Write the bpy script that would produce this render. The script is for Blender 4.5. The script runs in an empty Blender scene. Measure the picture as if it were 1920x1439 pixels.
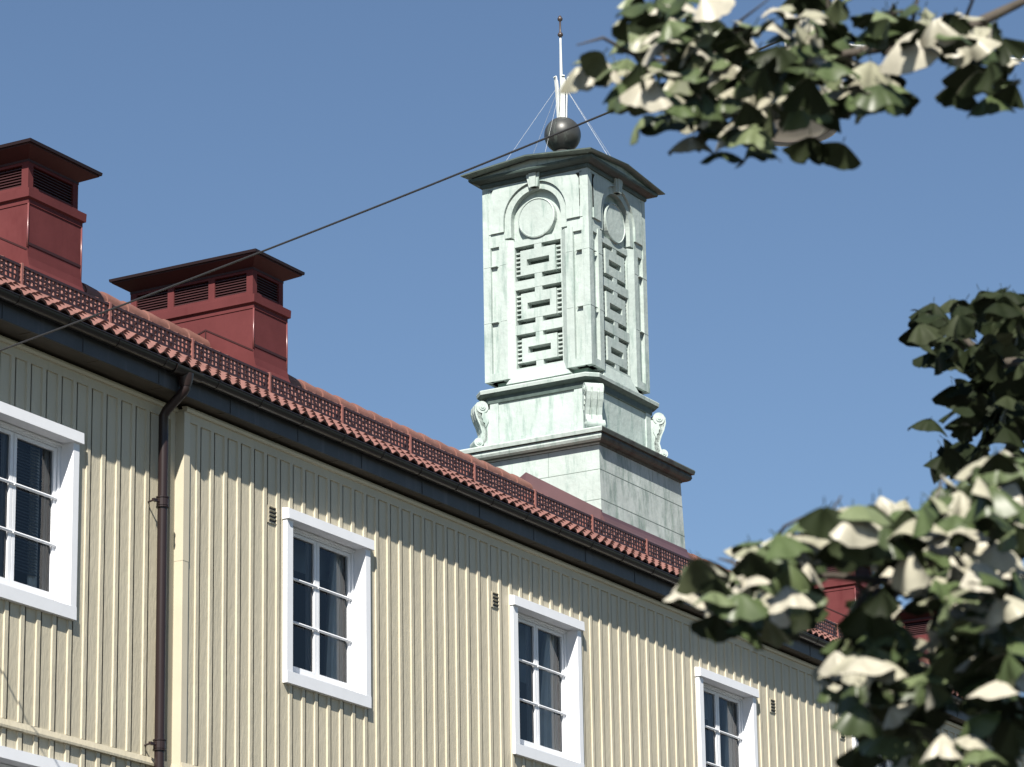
import bpy, bmesh, math, random
import numpy as np
from mathutils import Vector, Matrix
random.seed(7); np.random.seed(7)
rad = math.radians
S = bpy.context.scene
COL = S.collection

# ------------------------------------------------------------------ camera
F_PX, YAW, PITCH, ROLL = 6614.567, 1.05203405, 0.2942665, -0.01700259
_d = np.array([math.cos(PITCH)*math.sin(YAW), math.cos(PITCH)*math.cos(YAW), math.sin(PITCH)])
_r = np.array([math.cos(YAW), -math.sin(YAW), 0.0]); _u = np.cross(_r, _d)
_c, _s = math.cos(ROLL), math.sin(ROLL)
RR = np.array([_c*_r+_s*_u, -_s*_r+_c*_u, _d])
cam = bpy.data.cameras.new('camera'); co = bpy.data.objects.new('camera', cam); COL.objects.link(co)
cam.sensor_fit = 'HORIZONTAL'; cam.sensor_width = 36.0; cam.lens = F_PX/1920*36
cam.clip_start = 0.05; cam.clip_end = 5000
M = Matrix.Identity(4)
for i in range(3):
    M[i][0], M[i][1], M[i][2] = RR[0][i], RR[1][i], -RR[2][i]
co.matrix_world = M
cam.dof.use_dof = True; cam.dof.focus_distance = 38.0; cam.dof.aperture_fstop = 13.0
S.camera = co

def at(px, py, dist):
    """a point seen at photo pixel px,py, dist metres from the lens (used to take measurements of the boughs)"""
    w = RR.T @ np.array([(px-960)/F_PX, (719.5-py)/F_PX, 1.0])
    return Vector(w/np.linalg.norm(w)*dist)

# ------------------------------------------------------------------ light
SUN = Vector((-0.66, -0.285, 0.69)).normalized()
W = bpy.data.worlds.new('World'); S.world = W; W.use_nodes = True
nt = W.node_tree; bg = nt.nodes['Background']
sky = nt.nodes.new('ShaderNodeTexSky'); sky.sky_type = 'NISHITA'; sky.sun_disc = False
sky.sun_elevation = math.asin(SUN.z); sky.sun_rotation = math.atan2(SUN.x, SUN.y)
sky.air_density = 1.0; sky.dust_density = 0.15; sky.ozone_density = 3.5
nt.links.new(sky.outputs[0], bg.inputs[0]); bg.inputs[1].default_value = 0.05
sl = bpy.data.lights.new('sun', 'SUN'); so = bpy.data.objects.new('sun', sl); COL.objects.link(so)
sl.energy = 5.0; sl.angle = rad(0.5); sl.color = (1.0, 0.95, 0.86)
so.rotation_euler = SUN.to_track_quat('Z', 'Y').to_euler(); so.location = SUN*60
S.view_settings.view_transform = 'Standard'; S.view_settings.look = 'None'
S.view_settings.exposure = 1.05; S.view_settings.gamma = 1.0
S.view_settings.use_curve_mapping = False

# ------------------------------------------------------------------ helpers
WL = {}
def wl(o): return WL.get(o.name, Vector((0, 0, 0)))
def place(o, parent, loc):
    loc = Vector(loc); COL.objects.link(o); WL[o.name] = loc
    if parent is not None:
        o.parent = parent; o.location = loc - wl(parent)
    else: o.location = loc
    return o
def tag(o, label=None, cat=None, group=None, kind=None):
    if label: o['label'] = label
    if cat: o['category'] = cat
    if group: o['group'] = group
    if kind: o['kind'] = kind
    return o
def empty(name, loc, parent=None):
    o = bpy.data.objects.new(name, None); o.empty_display_size = 0.3
    return place(o, parent, loc)
class MB:
    """collects geometry in world coordinates; build() links it as one mesh object"""
    def __init__(s): s.v = []; s.f = []; s.m = []
    def add(s, vs, fs, m=0):
        b = len(s.v); s.v += [tuple(p) for p in vs]
        for f in fs: s.f.append(tuple(b+i for i in f)); s.m.append(m)
    def box(s, x0, x1, y0, y1, z0, z1, m=0):
        s.add([(x0,y0,z0),(x1,y0,z0),(x1,y1,z0),(x0,y1,z0),(x0,y0,z1),(x1,y0,z1),(x1,y1,z1),(x0,y1,z1)],
              [(0,3,2,1),(4,5,6,7),(0,1,5,4),(1,2,6,5),(2,3,7,6),(3,0,4,7)], m)
    def hexa(s, a, b, m=0):
        """loft between two equal-length rings, capped"""
        n = len(a); s.add(list(a)+list(b), [tuple(range(n-1,-1,-1)), tuple(range(n,2*n))] +
              [(i,(i+1)%n,n+(i+1)%n,n+i) for i in range(n)], m)
    def loft(s, rings, cap0=True, cap1=True, m=0):
        n = len(rings[0]); vs = [p for r in rings for p in r]; fs = []
        for k in range(len(rings)-1):
            for i in range(n):
                fs.append((k*n+i, k*n+(i+1)%n, (k+1)*n+(i+1)%n, (k+1)*n+i))
        if cap0: fs.append(tuple(range(n-1,-1,-1)))
        if cap1: fs.append(tuple(range((len(rings)-1)*n, len(rings)*n)))
        s.add(vs, fs, m)
    def tube(s, pts, r, n=8, m=0):
        pts = [Vector(p) for p in pts]; rings = []
        rs = r if isinstance(r, (list, tuple)) else [r]*len(pts)
        up = Vector((0,0,1)); prev = None
        for i, p in enumerate(pts):
            t = (pts[min(i+1,len(pts)-1)]-pts[max(i-1,0)]).normalized()
            if prev is None:
                a = t.cross(up)
                if a.length < 1e-3: a = t.cross(Vector((1,0,0)))
            else: a = prev - t*prev.dot(t)
            a.normalize(); prev = a; b = t.cross(a)
            rings.append([p+(a*math.cos(2*math.pi*k/n)+b*math.sin(2*math.pi*k/n))*rs[i] for k in range(n)])
        s.loft(rings, m=m)
    def lathe(s, cx, cy, prof, n=24, m=0):
        s.loft([[(cx+r*math.cos(2*math.pi*k/n), cy+r*math.sin(2*math.pi*k/n), z) for k in range(n)] for r, z in prof], m=m)
    def build(s, name, mats, parent=None, origin=None, smooth=False, auto=None):
        v = np.array(s.v, float)
        if origin is None:
            lo, hi = v.min(0), v.max(0); origin = ((lo[0]+hi[0])/2, (lo[1]+hi[1])/2, lo[2])
        me = bpy.data.meshes.new(name); me.from_pydata((v-np.array(origin)).tolist(), [], s.f)
        for mt in (mats if isinstance(mats, (list, tuple)) else [mats]): me.materials.append(mt)
        if any(s.m): me.polygons.foreach_set('material_index', s.m)
        bm = bmesh.new(); bm.from_mesh(me); bmesh.ops.recalc_face_normals(bm, faces=bm.faces)
        if smooth:
            for f in bm.faces: f.smooth = True
            if auto is not None:
                for e in bm.edges:
                    if len(e.link_faces) == 2 and e.calc_face_angle(0) > rad(auto): e.smooth = False
        bm.to_mesh(me); bm.free()
        return place(bpy.data.objects.new(name, me), parent, origin)
def dup(o, parent, dloc):
    """copy of a part and its sub-parts, moved by dloc in the world"""
    c = o.copy(); place(c, parent, wl(o)+Vector(dloc))
    for ch in list(o.children): dup(ch, c, dloc)
    return c

# ------------------------------------------------------------------ materials
def mat(name, base, rough=0.6, metal=0.0, spec=0.5, var=0.0, vscale=3.0, dark=None, dscale=(6,6,1.2), damt=0.0, dlo=0.55, dhi=0.7,
        bump=0.0, bscale=30.0, bstretch=(1,1,1), brot=0.0):
    m = bpy.data.materials.new(name); m.use_nodes = True; t = m.node_tree; N = t.nodes; L = t.links
    p = N['Principled BSDF']; p.inputs['Roughness'].default_value = rough; p.inputs['Metallic'].default_value = metal
    p.inputs['Specular IOR Level'].default_value = spec
    tc = N.new('ShaderNodeTexCoord'); geo = N.new('ShaderNodeNewGeometry')
    col = None
    rgb = N.new('ShaderNodeRGB'); rgb.outputs[0].default_value = (*base, 1); col = rgb.outputs[0]
    if var:
        n = N.new('ShaderNodeTexNoise'); n.inputs['Scale'].default_value = vscale; n.inputs['Detail'].default_value = 6; n.inputs['Roughness'].default_value = 0.65
        L.new(geo.outputs['Position'], n.inputs['Vector'])
        mr = N.new('ShaderNodeMapRange'); mr.inputs['From Min'].default_value = 0.3; mr.inputs['From Max'].default_value = 0.7
        mr.inputs['To Min'].default_value = 1-var; mr.inputs['To Max'].default_value = 1+var
        L.new(n.outputs['Fac'], mr.inputs['Value'])
        mx = N.new('ShaderNodeVectorMath'); mx.operation = 'SCALE'; L.new(col, mx.inputs[0]); L.new(mr.outputs[0], mx.inputs['Scale']); col = mx.outputs[0]
    if dark:
        mp = N.new('ShaderNodeMapping'); mp.inputs['Scale'].default_value = dscale; L.new(geo.outputs['Position'], mp.inputs['Vector'])
        n = N.new('ShaderNodeTexNoise'); n.inputs['Scale'].default_value = 1.0; n.inputs['Detail'].default_value = 7; n.inputs['Roughness'].default_value = 0.7
        L.new(mp.outputs[0], n.inputs['Vector'])
        mr = N.new('ShaderNodeMapRange'); mr.inputs['From Min'].default_value = dlo; mr.inputs['From Max'].default_value = dhi; mr.inputs['To Max'].default_value = damt
        L.new(n.outputs['Fac'], mr.inputs['Value'])
        mx = N.new('ShaderNodeMix'); mx.data_type = 'RGBA'; L.new(mr.outputs[0], mx.inputs['Factor']); L.new(col, mx.inputs['A']); mx.inputs['B'].default_value = (*dark, 1); col = mx.outputs['Result']
    L.new(col, p.inputs['Base Color'])
    if bump:
        mp = N.new('ShaderNodeMapping'); mp.inputs['Scale'].default_value = bstretch; mp.inputs['Rotation'].default_value = (0, brot, 0)
        L.new(geo.outputs['Position'], mp.inputs['Vector'])
        n = N.new('ShaderNodeTexNoise'); n.inputs['Scale'].default_value = bscale; n.inputs['Detail'].default_value = 5
        L.new(mp.outputs[0], n.inputs['Vector'])
        b = N.new('ShaderNodeBump'); b.inputs['Strength'].default_value = bump; b.inputs['Distance'].default_value = 0.02
        L.new(n.outputs['Fac'], b.inputs['Height']); L.new(b.outputs[0], p.inputs['Normal'])
    return m
siding = mat('cream_siding', (0.44, 0.398, 0.302), 0.5, var=0.05, vscale=1.3, dark=(0.36,0.31,0.2), dscale=(5,5,0.5), damt=0.4, dlo=0.55, dhi=0.75, bump=0.25, bscale=40, bstretch=(1,1,0.25), brot=rad(25))
trimcream = mat('cream_trim', (0.47, 0.425, 0.325), 0.45, var=0.04)
white = mat('white_paint', (0.66, 0.67, 0.70), 0.4, var=0.03, vscale=5)
roofmetal = mat('black_sheet', (0.030, 0.031, 0.035), 0.45, var=0.25, vscale=6, dark=(0.09,0.09,0.1), dscale=(7,7,1.0), damt=0.5, bump=0.1, bscale=5)
soffitmat = mat('brown_soffit', (0.06, 0.048, 0.035), 0.7, var=0.2)
guttermat = mat('brown_gutter', (0.012, 0.009, 0.009), 0.3, var=0.1, spec=0.35)
pipemat = mat('brown_downpipe', (0.019, 0.0115, 0.0115), 0.35, var=0.08, spec=0.35)
tile = mat('clay_tile', (0.15, 0.066, 0.054), 0.65, var=0.22, vscale=5, dark=(0.10,0.035,0.025), dscale=(4,4,4), damt=0.5, bump=0.15, bscale=40)
ridgem = mat('ridge_clay', (0.165, 0.074, 0.058), 0.65, var=0.2, vscale=4, bump=0.1)
redmetal = mat('red_sheet_metal', (0.098, 0.029, 0.030), 0.55, spec=0.06, var=0.14, vscale=2.0, dark=(0.07,0.016,0.018), dscale=(3,3,0.8), damt=0.5, bump=0.25, bscale=2.2)
beadm = mat('rolled_seam', (0.14, 0.045, 0.045), 0.3, spec=0.6)
redcap = mat('dark_red_cap', (0.034, 0.012, 0.012), 0.5, spec=0.25, var=0.12)
capedge = mat('black_cap_edge', (0.014, 0.007, 0.008), 0.5, spec=0.25)
louvrem = mat('dark_red_louver', (0.035, 0.010, 0.011), 0.5, var=0.1)
guardm = mat('red_snow_guard', (0.22, 0.09, 0.075), 0.45, var=0.15, vscale=12)
guardd = mat('dark_snow_guard_rail', (0.028, 0.011, 0.011), 0.45, var=0.15)
patina = mat('patina_copper', (0.35, 0.405, 0.385), 0.6, var=0.14, vscale=2.2, dark=(0.14,0.215,0.19), dscale=(9,9,1.6), damt=0.8, dlo=0.51, dhi=0.72, bump=0.30, bscale=14)
patfront = mat('streaked_copper', (0.37, 0.41, 0.395), 0.6, var=0.15, vscale=2.5, dark=(0.12,0.175,0.15), dscale=(6,6,1.6), damt=0.85, dlo=0.47, dhi=0.66, bump=0.30, bscale=9)
patgreen = mat('green_copper', (0.16, 0.25, 0.21), 0.6, var=0.15, vscale=3, dark=(0.05,0.06,0.055), dscale=(9,9,3), damt=0.6, bump=0.2, bscale=14)
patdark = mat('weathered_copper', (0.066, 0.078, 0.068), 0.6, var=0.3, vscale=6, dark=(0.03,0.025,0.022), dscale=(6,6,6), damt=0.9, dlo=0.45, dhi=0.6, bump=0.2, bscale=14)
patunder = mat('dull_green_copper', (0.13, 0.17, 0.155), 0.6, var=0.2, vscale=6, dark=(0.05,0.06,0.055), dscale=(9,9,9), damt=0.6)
patshade = mat('shaded_green_copper', (0.055, 0.08, 0.072), 0.6, var=0.3, vscale=8, dark=(0.02,0.025,0.022), dscale=(9,9,9), damt=0.7)  # green copper with the cornice shade put into its colour
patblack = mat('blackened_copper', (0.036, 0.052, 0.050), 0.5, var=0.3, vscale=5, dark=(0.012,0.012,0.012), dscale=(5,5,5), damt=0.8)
ballm = mat('tarnished_ball', (0.035, 0.036, 0.034), 0.42, var=0.3, vscale=6, dark=(0.10,0.12,0.105), dscale=(9,9,1.2), damt=0.7, dlo=0.56, dhi=0.7)
finialm = mat('pale_finial', (0.60, 0.62, 0.60), 0.5, var=0.06, vscale=8, dark=(0.2,0.16,0.1), dscale=(20,20,3), damt=0.5)
rodm = mat('dark_rod_tip', (0.05, 0.035, 0.03), 0.4)
seammat = mat('dark_seam', (0.17, 0.21, 0.19), 0.7)
patdeep = mat('recess_shade_copper', (0.07, 0.10, 0.088), 0.8, var=0.2)  # recess shade behind the lattice put into the copper colour
flashm = mat('maroon_flashing', (0.085, 0.045, 0.048), 0.4, var=0.1, vscale=3, bump=0.06, bscale=3)
curtainm = mat('white_curtain', (0.8, 0.79, 0.78), 0.8, var=0.05)
blindm = mat('grey_blind', (0.10, 0.11, 0.13), 0.6)
shadem = mat('pale_roller_blind', (0.16, 0.19, 0.22), 0.8)
roomm = mat('dim_room', (0.035, 0.037, 0.045), 0.9)
cablem = mat('black_cable', (0.02, 0.02, 0.022), 0.5)
wcablem = mat('white_cable', (0.75, 0.75, 0.74), 0.4)
guym = mat('steel_guy_wire', (0.55, 0.56, 0.56), 0.35, metal=0.3)
lampm = mat('grey_lamp_hood', (0.42, 0.41, 0.43), 0.45, var=0.04)
lampg = mat('lamp_bowl', (0.6, 0.55, 0.5), 0.3)
asph = mat('asphalt', (0.04, 0.04, 0.042), 0.9, var=0.2, bump=0.3, bscale=60)
pave = mat('pavement_slab', (0.09, 0.088, 0.083), 0.85, var=0.15, bump=0.2)
soil = mat('lawn', (0.03, 0.04, 0.018), 0.95, var=0.3, bump=0.4)
whiteline = mat('road_paint', (0.7, 0.7, 0.68), 0.7)
bark = mat('grey_bark', (0.05, 0.04, 0.03), 0.85, var=0.3, vscale=12, bump=0.6, bscale=30, bstretch=(1,1,0.2))

glass = bpy.data.materials.new('window_glass'); glass.use_nodes = True
t = glass.node_tree; t.nodes.clear()
o_ = t.nodes.new('ShaderNodeOutputMaterial'); mx = t.nodes.new('ShaderNodeMixShader'); fr = t.nodes.new('ShaderNodeFresnel'); fr.inputs[0].default_value = 1.5
tr = t.nodes.new('ShaderNodeBsdfTransparent'); tr.inputs[0].default_value = (0.78,0.82,0.84,1); gl = t.nodes.new('ShaderNodeBsdfGlossy'); gl.inputs['Roughness'].default_value = 0.02
t.links.new(fr.outputs[0], mx.inputs[0]); t.links.new(tr.outputs[0], mx.inputs[1]); t.links.new(gl.outputs[0], mx.inputs[2]); t.links.new(mx.outputs[0], o_.inputs[0])

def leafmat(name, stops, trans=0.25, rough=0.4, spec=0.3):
    """each leaf (mesh island) takes its own tone from a ramp of lit and shaded leaf tones"""
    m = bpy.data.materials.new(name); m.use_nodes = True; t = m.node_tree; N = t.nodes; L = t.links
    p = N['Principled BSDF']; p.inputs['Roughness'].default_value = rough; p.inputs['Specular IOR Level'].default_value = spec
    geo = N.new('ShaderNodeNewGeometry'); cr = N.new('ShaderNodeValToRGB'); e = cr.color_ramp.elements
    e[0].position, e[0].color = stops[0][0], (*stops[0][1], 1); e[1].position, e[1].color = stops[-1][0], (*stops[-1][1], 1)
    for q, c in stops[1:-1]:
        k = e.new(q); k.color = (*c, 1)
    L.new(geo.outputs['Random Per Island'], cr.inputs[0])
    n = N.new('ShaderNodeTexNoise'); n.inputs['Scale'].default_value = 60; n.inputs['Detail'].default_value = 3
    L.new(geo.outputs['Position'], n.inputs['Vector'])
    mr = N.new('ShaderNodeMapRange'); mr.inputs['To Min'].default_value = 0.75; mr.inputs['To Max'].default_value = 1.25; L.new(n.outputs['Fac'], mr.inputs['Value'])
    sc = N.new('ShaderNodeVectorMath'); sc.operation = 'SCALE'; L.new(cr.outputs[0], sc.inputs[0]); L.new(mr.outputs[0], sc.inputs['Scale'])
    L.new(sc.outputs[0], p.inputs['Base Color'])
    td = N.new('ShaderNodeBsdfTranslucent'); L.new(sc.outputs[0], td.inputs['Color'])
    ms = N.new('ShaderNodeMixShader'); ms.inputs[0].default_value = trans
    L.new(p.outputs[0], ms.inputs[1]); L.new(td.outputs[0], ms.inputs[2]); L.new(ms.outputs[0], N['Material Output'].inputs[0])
    return m
leafm = leafmat('ginkgo_leaf', [(0.0,(0.035,0.048,0.02)), (0.35,(0.065,0.09,0.036)), (0.52,(0.125,0.15,0.078)), (0.64,(0.27,0.26,0.19)), (1.0,(0.38,0.355,0.29))], 0.05)  # cream stops put sunlit brightness into the leaf colour
leafunder = leafmat('shaded_leaf_underside', [(0.0,(0.012,0.016,0.007)), (0.6,(0.020,0.027,0.012)), (0.85,(0.035,0.046,0.022)), (1.0,(0.09,0.10,0.055))], 0.05, 0.5, 0.12)  # near-black tones put the underside's shade into the leaf colour
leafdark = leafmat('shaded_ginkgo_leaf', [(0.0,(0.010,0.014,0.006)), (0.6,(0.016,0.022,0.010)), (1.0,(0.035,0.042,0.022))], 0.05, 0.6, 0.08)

# ------------------------------------------------------------------ setting
GZ = -1.65
def sheet(name, x0, x1, y0, y1, z, m):
    b = MB(); b.add([(x0,y0,z),(x1,y0,z),(x1,y1,z),(x0,y1,z)], [(0,1,2,3)]); o = b.build(name, m, None, (0,0,z)); return tag(o, kind='structure')
sheet('ground', -900, 900, -900, 900, GZ, soil)
sheet('road', -150, 200, 3.5, 12.0, GZ+0.004, asph)
b = MB(); b.box(-150, 200, 12.0, 16.55, GZ-0.1, GZ+0.12); b.box(-150, 200, -2.0, 3.5, GZ-0.1, GZ+0.12); tag(b.build('pavement', pave), kind='structure')
b = MB()
for k in range(-15, 20): b.add([(k*8,7.68,GZ+.008),(k*8+3,7.68,GZ+.008),(k*8+3,7.8,GZ+.008),(k*8,7.8,GZ+.008)], [(0,1,2,3)])
tag(b.build('road_marking', whiteline), kind='structure')

# ------------------------------------------------------------------ building
YF, YL = 16.60, 16.69            # batten fronts of the main block and of the slightly recessed left block
XC, X0, X1 = 23.48, 12.0, 56.0   # block corner, building ends
ZT = 8.50                        # top of the siding
YR, YB = 20.5, 24.4              # ridge, back wall
RE = (16.42, 8.775)              # eave edge of the tiles (y, z)
RS = math.tan(rad(31.2))
def roofz(y): return RE[1] + RS*(YR-RE[0]) - RS*abs(y-YR)
house = tag(empty('apartment_building', ((X0+X1)/2, 20.5, GZ)),
            'long cream board-and-batten apartment building with red tiled roof, chimneys and a green copper turret', 'building')
SP = 0.2033
WX = [25.70 + 3.96*k for k in range(-3, 8)]        # window axes
WH, WZ0, WZ1 = 0.5975, 6.515, 7.872                # clear opening half width, sill and head
STOREY = 2.72
def wall_block(xa, xb, yf, xs, label, z_bottom=GZ):
    """siding with openings: panels 20 mm behind the batten fronts, battens, frieze and storey band"""
    mb = MB(); yp = yf+0.014
    cuts = []
    for x in xs:
        for k in range(2):
            z0, z1 = WZ0-k*STOREY, WZ1-k*STOREY
            if z0 > z_bottom+0.5: cuts.append((x-WH-.05, x+WH+.05, z0-.05, z1+.05))
    def spans(x0, x1):
        cs = sorted([(c[2], c[3]) for c in cuts if c[0] < x1-1e-4 and c[1] > x0+1e-4]); out = []; z = z_bottom
        for a, b_ in cs:
            if a > z: out.append((z, a))
            z = max(z, b_)
        out.append((z, ZT)); return out
    xsb = sorted(set([xa, xb]+[c[0] for c in cuts]+[c[1] for c in cuts])); xsb = [x for x in xsb if xa <= x <= xb]
    x = 25.095 + math.ceil((xa+.09-25.095)/SP)*SP; slits = []
    while x < xb-.1: slits.append((x+.067, x+.080)); x += SP
    for x0, x1 in zip(xsb[:-1], xsb[1:]):
        for z0, z1 in spans(x0+1e-3, x1-1e-3):
            yb = yp+.024; mb.add([(x0,yb,z0),(x1,yb,z0),(x1,yb,z1),(x0,yb,z1)], [(0,1,2,3)])   # backing behind the joints
            e = [x0]+[q for a, b_ in slits if x0 < a and b_ < x1 for q in (a, b_)]+[x1]
            for a, b_ in zip(e[::2], e[1::2]): mb.add([(a,yp,z0),(b_,yp,z0),(b_,yp,z1),(a,yp,z1)], [(0,1,2,3)])
    x = 25.095 + math.ceil((xa+.09-25.095)/SP)*SP
    bands = [5.445-2.72*k for k in range(3)]
    while x < xb-.1:
        for z0, z1 in spans(x, x+.05):
            cutz = [z0]+[q for bz in bands for q in (bz-.04, bz+.035) if z0 < q < z1]
            zs = sorted(cutz)+[min(z1, 8.40)]
            segs = [(zs[i], zs[i+1]) for i in range(len(zs)-1)]
            for a, c in segs:
                if any(abs((a+c)/2-(bz)) < .03 for bz in bands) or c-a < .02: continue
                mb.add([(x-.003,yp,a),(x+.001,yf,a),(x+.046,yf,a),(x+.048,yp,a),(x-.003,yp,c),(x+.001,yf,c),(x+.046,yf,c),(x+.048,yp,c)],
                       [(0,1,5,4),(1,2,6,5),(2,3,7,6),(0,3,2,1),(4,5,6,7)])
        x += SP
    o = mb.build('wall', siding, house); o['label'] = label
    f = MB(); f.box(xa, xb, yf-.001, yp+.02, 8.40, 8.475); f.build('frieze_board', siding, house)
    f = MB()
    f.loft([[(xx, yf+.004, 8.475), (xx, yf-.022, 8.478), (xx, yf-.03, 8.50), (xx, yf-.022, 8.52), (xx, yf+.03, 8.525)] for xx in (xa, xb)])
    f.build('top_moulding', trimcream, house)
    for bz in bands:
        f = MB(); f.loft([[(xx, yp+.01, bz-.035), (xx, yf-.02, bz-.038), (xx, yf-.022, bz-.02), (xx, yf-.004, bz+.03), (xx, yp+.01, bz+.034)] for xx in (xa, xb)])
        f.build('storey_band', siding, house)
main_wall = wall_block(XC, X1, YF, [x for x in WX if x > XC], 'cream board-and-batten siding of the long main block')
wall_block(X0, XC, YL, [x-.31 for x in WX if x < XC], 'cream siding of the slightly recessed left block')
# corner of the main block: return face and two trims
f = MB(); f.box(XC, XC+.012, YF+.012, YL+.03, GZ, ZT); f.build('wall', siding, house)
f = MB(); f.box(XC-.006, XC+.075, YF-.004, YF+.011, GZ, 7.18); f.box(XC-.008, XC+.077, YF-.006, YF+.011, 7.18, 8.475); f.box(XC-.006, XC-.0005, YF+.011, YL+.008, GZ, 7.18); f.box(XC-.008, XC-.0005, YF+.011, YL+.008, 7.18, 8.475)
f.build('corner_trim', trimcream, house)
f = MB(); f.box(XC-.075, XC-.009, YL-.006, YL+.014, GZ, 8.475); f.build('corner_trim', trimcream, house)
# gable ends and back
f = MB()
for x, y0 in ((X0, YL+.03), (X1, YF+.03)):
    f.hexa([(x,y0,GZ),(x,YB,GZ),(x,YB,ZT),(x,YR,roofz(YR)-.1),(x,y0,ZT)], [(x+(.1 if x == X0 else -.1),yy,zz) for yy, zz in ((y0,GZ),(YB,GZ),(YB,ZT),(YR,roofz(YR)-.1),(y0,ZT))])
f.box(X0+.1, X1-.1, YB-.1, YB, GZ, ZT); f.build('gable_wall', siding, house)
# dark rooms behind the windows
f = MB(); f.box(X0+.15, X1-.15, 18.2, 18.3, GZ+.1, 8.3)
for zz in (8.12, 5.4, 2.7): f.box(X0+.15, X1-.15, 16.95, 18.2, zz, zz+.14)
for x in WX: f.box(x+1.9, x+2.0, 16.95, 18.2, GZ+.1, 8.1)
f.build('interior', roomm, house)

# ---- windows
def window(x, yf, z0, z1, style):
    """white casement window: casing, reveal, two sashes, bars, curtain"""
    w = MB(); yc = yf-.03; h = WH
    w.box(x-h-.093, x-h, yc, yf+.02, z0, z1)                       # casing legs
    w.box(x+h, x+h+.078, yc, yf+.02, z0, z1)
    w.box(x-h-.093, x+h+.08, yc-.003, yf+.02, z0-.105, z0)         # bottom board
    # reveal
    w.box(x-h-.03, x-h-.002, yf+.02, yf+.17, z0-.03, z1+.03); w.box(x+h+.002, x+h+.03, yf+.02, yf+.17, z0-.03, z1+.03)
    w.box(x-h-.03, x+h+.03, yf+.02, yf+.17, z1+.002, z1+.03); w.box(x-h-.03, x+h+.03, yf+.02, yf+.17, z0-.03, z0-.002)
    win = w.build('window', white, house, (x, yf, z0))
    c = MB(); c.hexa([(x-h-.105,yc-.028,z1),(x+h+.105,yc-.028,z1),(x+h+.105,yf+.02,z1),(x-h-.105,yf+.02,z1)],
                     [(x-h-.105,yc-.024,z1+.092),(x+h+.105,yc-.024,z1+.092),(x+h+.105,yf+.02,z1+.105),(x-h-.105,yf+.02,z1+.105)])
    c.build('head_board', white, win)
    ys = yf+.11; fz0, fz1 = z0+.03, z1-.012
    fr = MB(); t = .035                                            # frame
    fr.box(x-h, x-h+t, ys-.012, ys+.05, z0, z1); fr.box(x+h-t, x+h, ys-.012, ys+.05, z0, z1)
    fr.box(x-h+t, x+h-t, ys-.012, ys+.05, z1-.04, z1); fr.box(x-h+t, x+h-t, ys-.012, ys+.05, z0, z0+.05)
    fr.box(x-h, x+h, ys-.03, ys-.013, z1-.02, z1-.004); fr.box(x-h, x+h, ys-.045, ys-.013, z0+.002, z0+.022)
    fr.build('window_frame', white, win)
    for a, b_ in ((x-h+t+.003, x-.004), (x+.004, x+h-t-.003)):     # two sashes
        s_ = MB(); q = .038; s0, s1 = z0+.054, z1-.044
        s_.box(a, a+q, ys, ys+.035, s0, s1); s_.box(b_-q, b_, ys, ys+.035, s0, s1)
        s_.box(a+q, b_-q, ys, ys+.035, s1-.03, s1); s_.box(a+q, b_-q, ys, ys+.035, s0, s0+.055)
        # inner sash of the coupled window
        s_.box(a, a+q*.8, ys+.075, ys+.10, s0, s1); s_.box(b_-q*.8, b_, ys+.075, ys+.10, s0, s1)
        s_.build('sash', white, win)
        for k in (1, 2):
            zc = s1-.03-(s1-s0-.085)*k/3
            br = MB(); br.tube([(a+.004, ys-.004, zc), (b_-.004, ys-.004, zc)], .0135, 8); br.build('glazing_bar', white, win)
        g = MB(); g.add([(a+q,ys+.018,s0+.05),(b_-q,ys+.018,s0+.05),(b_-q,ys+.018,s1-.03),(a+q,ys+.018,s1-.03)], [(0,1,2,3)]); g.build('pane', glass, win)
    if style in ('curtain', 'shade'):
        for xr, wd in ((x+h-.03, .22),) if style == 'curtain' else ((x+h-.02, .34),):
            cu = MB(); n = 26; rows = []
            for j in range(7):
                zz = z0+.03+(z1-z0-.07)*j/6; k = 1-.55*(j/6)**2 if wd > .2 else 1
                rows.append([(xr-wd*k*i/n, yf+.24+.032*math.sin(i*1.1+j*.2)+.012*math.sin(i*.55), zz) for i in range(n+1)])
            vs = [p for r in rows for p in r]
            cu.add(vs, [(j*(n+1)+i, j*(n+1)+i+1, (j+1)*(n+1)+i+1, (j+1)*(n+1)+i) for j in range(6) for i in range(n)])
            cu.build('curtain', curtainm, win, smooth=True)
    if style == 'shade':
        r_ = MB(); r_.box(x-h+.03, x+h-.03, yf+.36, yf+.363, z1-.55, z1); r_.box(x-h+.03, x+h-.03, yf+.355, yf+.37, z1-.57, z1-.55); r_.build('roller_blind', shadem, win)
    if style == 'curtain':
        r_ = MB(); r_.box(x-h+.03, x+h-.03, yf+.36, yf+.363, z1-.27, z1); r_.build('roller_blind', shadem, win)
    if style == 'blind':
        bl = MB(); zz = z0+.25
        while zz < z1: bl.add([(x-h+.03,yf+.23,zz),(x+h-.10,yf+.23,zz),(x+h-.10,yf+.25,zz+.022),(x-h+.03,yf+.25,zz+.022)], [(0,1,2,3)]); zz += .027
        bl.build('venetian_blind', blindm, win)
        cu = MB(); n = 16
        cu.add([(x+h-.05-.12*i/n, yf+.27+.015*math.sin(i*1.6), zz) for zz in (z0+.03, z1-.03) for i in range(n+1)], [(i, i+1, n+2+i, n+1+i) for i in range(n)])
        cu.build('curtain', curtainm, win, smooth=True)
    if style == 'blind': win['label'] = 'white casement window with a dark venetian blind behind the panes'
    return win
styles = {0: 'blind', 3: 'curtain', 4: 'shade', 5: 'curtain'}
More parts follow.
